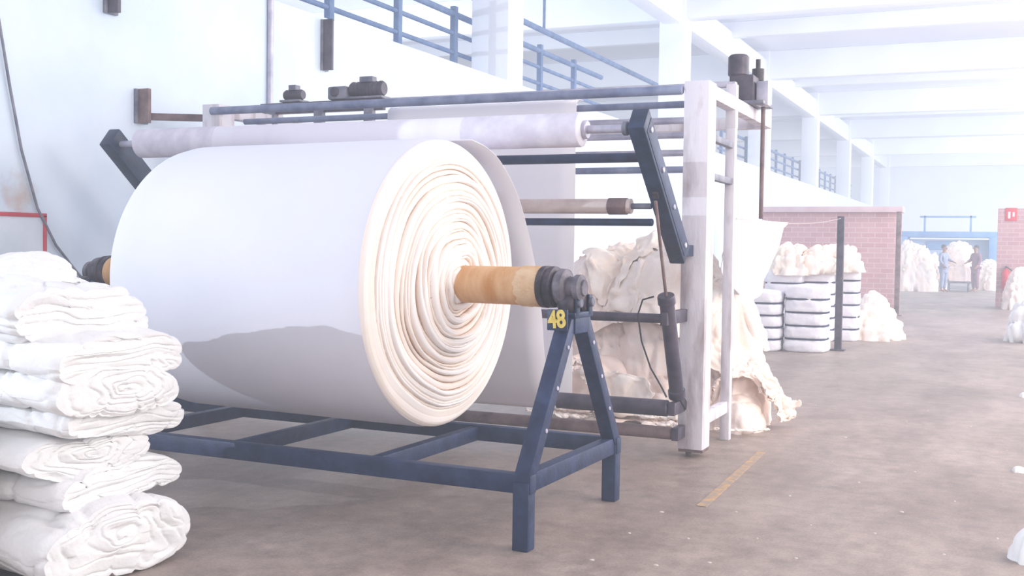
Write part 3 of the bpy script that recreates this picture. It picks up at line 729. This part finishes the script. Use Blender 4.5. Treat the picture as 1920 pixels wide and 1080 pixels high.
low = [(1346, 480), (1362, 522), (1384, 556), (1408, 568), (1426, 548), (1444, 502), (1459, 455), (1476, 420)]
n = 40; rows = []
tl, tr = 0.0, .25
for i in range(40):
    if proj(ra.lerp(rb, tr))[0] < 1478: tr += .012
top = [ra.lerp(rb, tl + (tr - tl) * k / n) + V((0, 0, -.06 * math.sin(PI * (tl + (tr - tl) * k / n)) + .012)) for k in range(n + 1)]
bot = []
for k in range(n + 1):
    u = k / n * (len(low) - 1); j = min(int(u), len(low) - 2); f = u - j
    px = low[j][0] * (1 - f) + low[j + 1][0] * f; py = low[j][1] * (1 - f) + low[j + 1][1] * f
    bot.append(P(px, py, Y=top[k].y - .12))
for j in range(35):
    v = j / 34
    rows.append([top[k].lerp(bot[k], v) + V((.01 * v * math.sin(k * .9 + v * 2), .09 * (.2 + v) * math.sin(k * .6 + 1.2 * v) + .05 * noise.noise(V((k * .15, v * 2, 4))), 0)) for k in range(n + 1)])
tag(MB().grid(rows).build('hanging_cloth', M['cloth_grey'], solid=.006, angle=80), 'white cloth draped over the rope right of the machine frame', 'cloth')

# ------------------------------------------------------------------ far end
fm = thing('far_machine', (-2.1, 50, 0), 'pale blue textile machine across the far end of the hall', 'machine')
for x in (-4.0, -.5): MB().box((x, 50, 1.05), (.35, 1.6, 2.1), .03).build('side_frame', M['farblue'], fm)
MB().box((-2.25, 50, 2.2), (3.9, 1.2, .25), .03).build('top_beam', M['farblue'], fm)
MB().box((-2.25, 50.3, 1.55), (3.2, .6, .9), .03).build('housing', M['farwhite'], fm)
MB().box((-2.3, 49.95, 1.75), (1.6, .06, .35), .01).build('window_panel', M['farblue'], fm)
for z in (.5, .85): MB().tube((-3.9, 49.4, z), (-.6, 49.4, z), .1, 16).build('roller', M['farwhite'], fm)
for x in (-3.2, -1.4): MB().bar((x, 50, 2.3), (x, 50, 3.0), .08, .08).build('upright', M['farblue'], fm)
MB().bar((-3.4, 50, 2.95), (-1.2, 50, 2.95), .08, .08).build('upper_rail', M['farblue'], fm)

for i, (px, py, rx, ry, h, m, lab) in enumerate((
        (1708, 545, .95, .8, 1.75, 'cloth_cream', 'tall cream cloth heap in the opening left of the workers'),
        (1744, 542, .65, .7, 1.3, 'cloth_pink', 'pinkish cloth heap behind the left worker'),
        (1857, 544, .6, .6, 1.1, 'cloth_cream', 'narrow cloth heap right of the maroon clothed worker'),
        (1912, 580, .42, .6, 1.1, 'cloth_pink', 'pinkish cloth heap leaning at the right brick wall'),
        (1935, 640, .4, .6, .7, 'cloth_white', 'white cloth heap at the right picture edge beyond the scraps'))):
    p = P(px, py, Z=0)
    heap(p.x, p.y, 0, rx, ry, h, 80 + i, lab, m, amp=1.5, NR=44, NPh=100, pw=3, lmp=.25)
p = P(1797, 546, Z=0)
t = thing('trolley', (p.x, p.y, 0), 'low steel trolley loaded with cloth between two workers', 'trolley')
MB().box((p.x, p.y, .35), (.9, .9, .08), .01).build('deck', M['grey'], t)
for sx in (-.35, .35):
    for sy in (-.35, .35): MB().tube((p.x + sx - .03, p.y + sy, .15), (p.x + sx + .03, p.y + sy, .15), .15, 16).build('wheel', M['grey'], t)
    MB().bar((p.x + sx * 1.15, p.y + .4, .35), (p.x + sx * 1.15, p.y + .4, 1.2), .05, .05).build('upright', M['grey'], t)
heap(p.x, p.y, .39, .62, .5, .95, 91, 'big pale cloth load piled on the trolley', 'cloth_pink', amp=1.4, NR=30, NPh=60, pw=3.2, lmp=.25)
heap(p.x - .02, p.y + .1, 1.05, .68, .45, .78, 92, 'cream cloth topping the load on the trolley', 'cloth_cream', amp=1.4, NR=30, NPh=60, pw=3, lmp=.25)

yb = 33.35
q = P(1886, 522, Y=yb - .1)
t = thing('fire_extinguisher', (q.x, yb - .1, q.z - .3), 'red fire extinguisher hung on the right brick wall', 'fire extinguisher')
MB().lathe((q.x, yb - .112, q.z - .3), (0, 0, 1), [(0, 0), (0, .09), (.03, .11), (.45, .11), (.53, .06), (.57, .035), (.57, 0)], 24).build('cylinder', M['red'], t)
MB().box((q.x, yb - .112, q.z + .31), (.05, .16, .06), .008).build('valve_handle', M['black'], t)
MB().path([(q.x + .03, yb - .12, q.z + .3), (q.x + .14, yb - .14, q.z + .22), (q.x + .15, yb - .14, q.z)], .018, 8).build('hose', M['black'], t)
MB().box((q.x, yb - .01, q.z + .05), (.1, .02, .2), .003).build('wall_hook', M['grey'], t)
q = P(1896, 402, Y=yb)
t = thing('fire_sign', (q.x, yb - .011, q.z - .17), 'small red fire sign high on the right brick wall', 'sign')
MB().box((q.x, yb - .011, q.z), (.3, .02, .36), .004).build('plate', M['red'], t)
MB().box((q.x - .05, yb - .024, q.z - .02), (.06, .006, .18), .002).build('symbol', M['board'], t)
MB().box((q.x + .06, yb - .024, q.z), (.05, .006, .12), .002).build('symbol', M['board'], t)

# ------------------------------------------------------------------ people
def skinned(name, nodes, edges, m, parent, root, sub=2):
    bm = bmesh.new(); lay_ = bm.verts.layers.skin.verify(); vs = {}
    for k, (x, y, z, r) in nodes.items():
        v = bm.verts.new((x, y, z)); v[lay_].radius = (r, r); v[lay_].use_root = (k == root); vs[k] = v
    for a, b in edges: bm.edges.new((vs[a], vs[b]))
    me = D.meshes.new(name); bm.to_mesh(me); bm.free(); me.materials.append(m)
    o = D.objects.new(name, me); COL.objects.link(o); o.parent = parent
    md = o.modifiers.new('skin', 'SKIN'); md.use_smooth_shade = True
    sb = o.modifiers.new('sub', 'SUBSURF'); sb.levels = sub; sb.render_levels = sub
    return o
def person(px, py, rz, shirt, trousers, label, reach):
    p = P(px, py, Z=0)
    t = thing('person', (p.x, p.y, 0), label, 'person'); t.rotation_euler.z = R_(rz)
    n = {'pel': (0, 0, .95, .12), 'sp': (0, .01, 1.12, .11), 'ch': (0, .01, 1.32, .125), 'nk': (0, 0, 1.47, .05), 'h0': (0, -.02, 1.55, .07), 'h1': (0, -.015, 1.62, .088), 'h2': (0, 0, 1.69, .07)}
    e = [('pel', 'sp'), ('sp', 'ch'), ('ch', 'nk'), ('nk', 'h0'), ('h0', 'h1'), ('h1', 'h2')]
    cn, ce = dict(pel=(0, 0, .9, .16), sp=(0, .01, 1.12, .14), ch=(0, .01, 1.33, .15), nk=(0, 0, 1.44, .075)), [('pel', 'sp'), ('sp', 'ch'), ('ch', 'nk')]
    cn['hem'] = (0, 0, .68, .18); ce.append(('pel', 'hem'))
    tn, te = {'pel': (0, 0, .93, .13)}, []
    for s, k in ((-1, 'l'), (1, 'r')):
        r = reach[0 if s < 0 else 1]
        el = (s * .24, .03 - .06 * r, 1.14 + .06 * r); wr_ = (s * (.25 - .08 * r), -.06 - .22 * r, .9 + .22 * r)
        d = (V(wr_) - V(el)).normalized(); pm = V(wr_) + d * .06
        n.update({'hp' + k: (s * .09, 0, .88, .09), 'kn' + k: (s * .1, -.02, .5, .058), 'an' + k: (s * .1, .02, .09, .04), 'to' + k: (s * .12, -.15, .04, .035),
                  'sh' + k: (s * .18, .01, 1.4, .06), 'el' + k: (*el, .042), 'wr' + k: (*wr_, .028), 'pm' + k: (*pm, .032)})
        e += [('pel', 'hp' + k), ('hp' + k, 'kn' + k), ('kn' + k, 'an' + k), ('an' + k, 'to' + k), ('ch', 'sh' + k), ('sh' + k, 'el' + k), ('el' + k, 'wr' + k), ('wr' + k, 'pm' + k)]
        for f in range(4):
            b_ = pm + d * .04 + V((s * .004, (f - 1.5) * .02, 0)); c_ = b_ + d * (.035 + .008 * (f in (1, 2))) + V((-s * .012, 0, 0))
            n['f%d%s' % (f, k)] = (*b_, .009); n['g%d%s' % (f, k)] = (*c_, .008); e += [('pm' + k, 'f%d%s' % (f, k)), ('f%d%s' % (f, k), 'g%d%s' % (f, k))]
        b_ = pm + V((-s * .01, -.045, .0)); n['th' + k] = (*b_, .01); n['tg' + k] = (*(b_ + d * .035), .009); e += [('pm' + k, 'th' + k), ('th' + k, 'tg' + k)]
        cn['sh' + k] = (s * .18, .01, 1.39, .078); cn['el' + k] = (*el, .062); cn['cf' + k] = (*(V(el).lerp(V(wr_), .8)), .05); ce += [('ch', 'sh' + k), ('sh' + k, 'el' + k), ('el' + k, 'cf' + k)]
        tn['hp' + k] = (s * .09, 0, .86, .11); tn['kn' + k] = (s * .1, -.02, .5, .085); tn['an' + k] = (s * .1, .02, .13, .07); te += [('pel', 'hp' + k), ('hp' + k, 'kn' + k), ('kn' + k, 'an' + k)]
    skinned('body', n, e, M['skin'], t, 'pel')
    skinned('tunic', cn, ce, M[shirt], t, 'pel')
    skinned('trousers', tn, te, M[trousers], t, 'pel')
    w = wloc(t)
    MB().sphere(w + V((0, .02, 1.675)), (.085, .098, .085), 20).build('hair', M['hair'], t)
    for sx in (-.03, .03): MB().sphere(w + V((sx, -.1, 1.63)), .011, 8).build('eye', M['ink'], t)
    MB().sphere(w + V((0, -.108, 1.6)), (.014, .02, .024), 8).build('nose', M['skin'], t)
    MB().sphere(w + V((0, -.09, 1.555)), (.026, .012, .007), 8).build('mouth', M['shirt_red'], t)
person(1768, 548, 60, 'shirt_blue', 'shirt_blue', 'standing person in grey blue tunic and trousers left of the trolley', (.4, 1))
person(1828, 548, -50, 'shirt_red', 'shirt_red', 'standing person in maroon clothes right of the trolley', (.9, .3))

# ------------------------------------------------------------------ floor marks and scraps
a = P(1315, 950, Z=0); b = P(1428, 848, Z=0)
o = MB().box(((a.x + b.x) / 2, (a.y + b.y) / 2, .002), (.06, (b - a).length, .004), 0, Matrix.Rotation(math.atan2(-(b - a).x, (b - a).y), 3, 'Z')).build('floor_line', M['line'], angle=0)
tag(o, 'faded orange painted line on the floor beside the machine', 'floor marking')
SCR = [(1715, 885), (1888, 845), (1492, 1047), (1700, 790), (1610, 905), (1790, 940), (1530, 760), (1842, 720), (1560, 865), (1640, 1000), (1745, 690), (1420, 1010), (1180, 1000), (1230, 1060), (1660, 720), (1870, 1010), (1330, 1055), (1585, 820), (1480, 930), (1770, 1040), (1240, 960), (1520, 985), (1690, 960), (1820, 800), (1560, 700), (1740, 770), (1380, 960), (1110, 1050), (1290, 1010)]
for i, (px, py) in enumerate(SCR):
    p = P(px, py, Z=0); r = .004 + .006 * random.random()
    heap(p.x, p.y, 0, r * 1.5, r, .005, 120 + i, 'tiny white lint scrap lying on the brown floor', 'lint', 'lint scraps on the floor', NR=6, NPh=14, name='lint_scrap', cat='scrap')
for i, (px, py, rx, h, lab) in enumerate(((1910, 884, .05, .035, 'small yellowish cloth scrap at the right picture edge'), (1915, 614, .2, .08, 'flat white cloth on the floor at the right edge far up the aisle'), (1922, 745, .06, .05, 'white rag at the right edge halfway up the aisle'), (1935, 1050, .1, .15, 'rounded white cloth at the bottom right corner'))):
    p = P(px, py, Z=0)
    heap(p.x, p.y, 0, rx, rx * 1.2, h, 150 + i, lab, 'cloth_white', NR=24, NPh=50, name='cloth_scrap', cat='cloth scrap')

# ------------------------------------------------------------------ light: self-glowing air stands in for haze and ambient light, plus unseen lights
w = D.worlds.new('world'); SC.world = w; w.use_nodes = True
wn = w.node_tree.nodes; wlk = w.node_tree.links
bg = wn['Background']; bg.inputs[0].default_value = (.86, .89, 1.0, 1); bg.inputs[1].default_value = 0.0
SIG = .0105; LINF = (.94, 1.0, 1.14)
ab = wn.new('ShaderNodeVolumeAbsorption'); ab.inputs['Color'].default_value = (0, 0, 0, 1); ab.inputs['Density'].default_value = SIG
em = wn.new('ShaderNodeEmission'); em.inputs['Color'].default_value = (*LINF, 1); em.inputs['Strength'].default_value = SIG  # air emits its own glow: veils distance and fills shade
ad = wn.new('ShaderNodeAddShader'); wlk.new(ab.outputs[0], ad.inputs[0]); wlk.new(em.outputs[0], ad.inputs[1])
wlk.new(ad.outputs[0], wn['World Output'].inputs['Volume'])
def area(loc, target, size, power, col):
    l = D.lights.new('unseen_light', 'AREA'); l.size = size; l.energy = power; l.color = col
    o = D.objects.new('unseen_light', l); COL.objects.link(o); o.location = loc
    o.rotation_euler = (V(target) - V(loc)).to_track_quat('-Z', 'Y').to_euler(); return o
area((-12.6, -3.0, 4.4), (-3.8, 5.2, 1.1), .05, 900, (.78, .88, 1))
area((4, -4, 5.5), (-3, 6, 1.2), 5, 240, (1, .83, .7))  # added soft fill from behind the camera, warming the roll's shaded part
area((4.5, 6.5, 3.5), (-2.6, 9.5, .8), 4, 420, (1, .93, .87))  # added fill that lifts the cloth heap behind the machine
area((6, 14, 6), (0, 14, 0), 6, 900, (1, .92, .9))  # added fill above the near aisle floor
area((9, 24, 2.5), (-4, 28, 7.5), 7, 1400, (.92, .95, 1))  # unseen uplight added to whiten the ceiling
area((7, 26, 6), (0, 25, 0), 7, 1300, (1, .92, .92))  # added fill over the middle of the aisle
area((9, 38, 6), (-2, 42, 0), 8, 1600, (1, .94, .96))  # added fill for the floor and cloth in the far zone
area((9, 44, 2.5), (-4, 48, 7.5), 8, 1700, (.92, .95, 1))  # another added uplight, deeper in the hall
area((9, 58, 5), (-4, 62, 3), 8, 1700, (.92, .95, 1))  # added fill brightening the far end of the hall
area((6, 66, 3), (-4, 79, 4.5), 6, 1100, (.9, .94, 1))  # added light aimed at the back wall to keep it pale
area((-16, 20, 2.5), (-8, 24, 8), 8, 950, (.8, .88, 1))  # added uplight for the space behind the left wall
SC.view_settings.view_transform = 'Standard'; SC.view_settings.look = 'None'
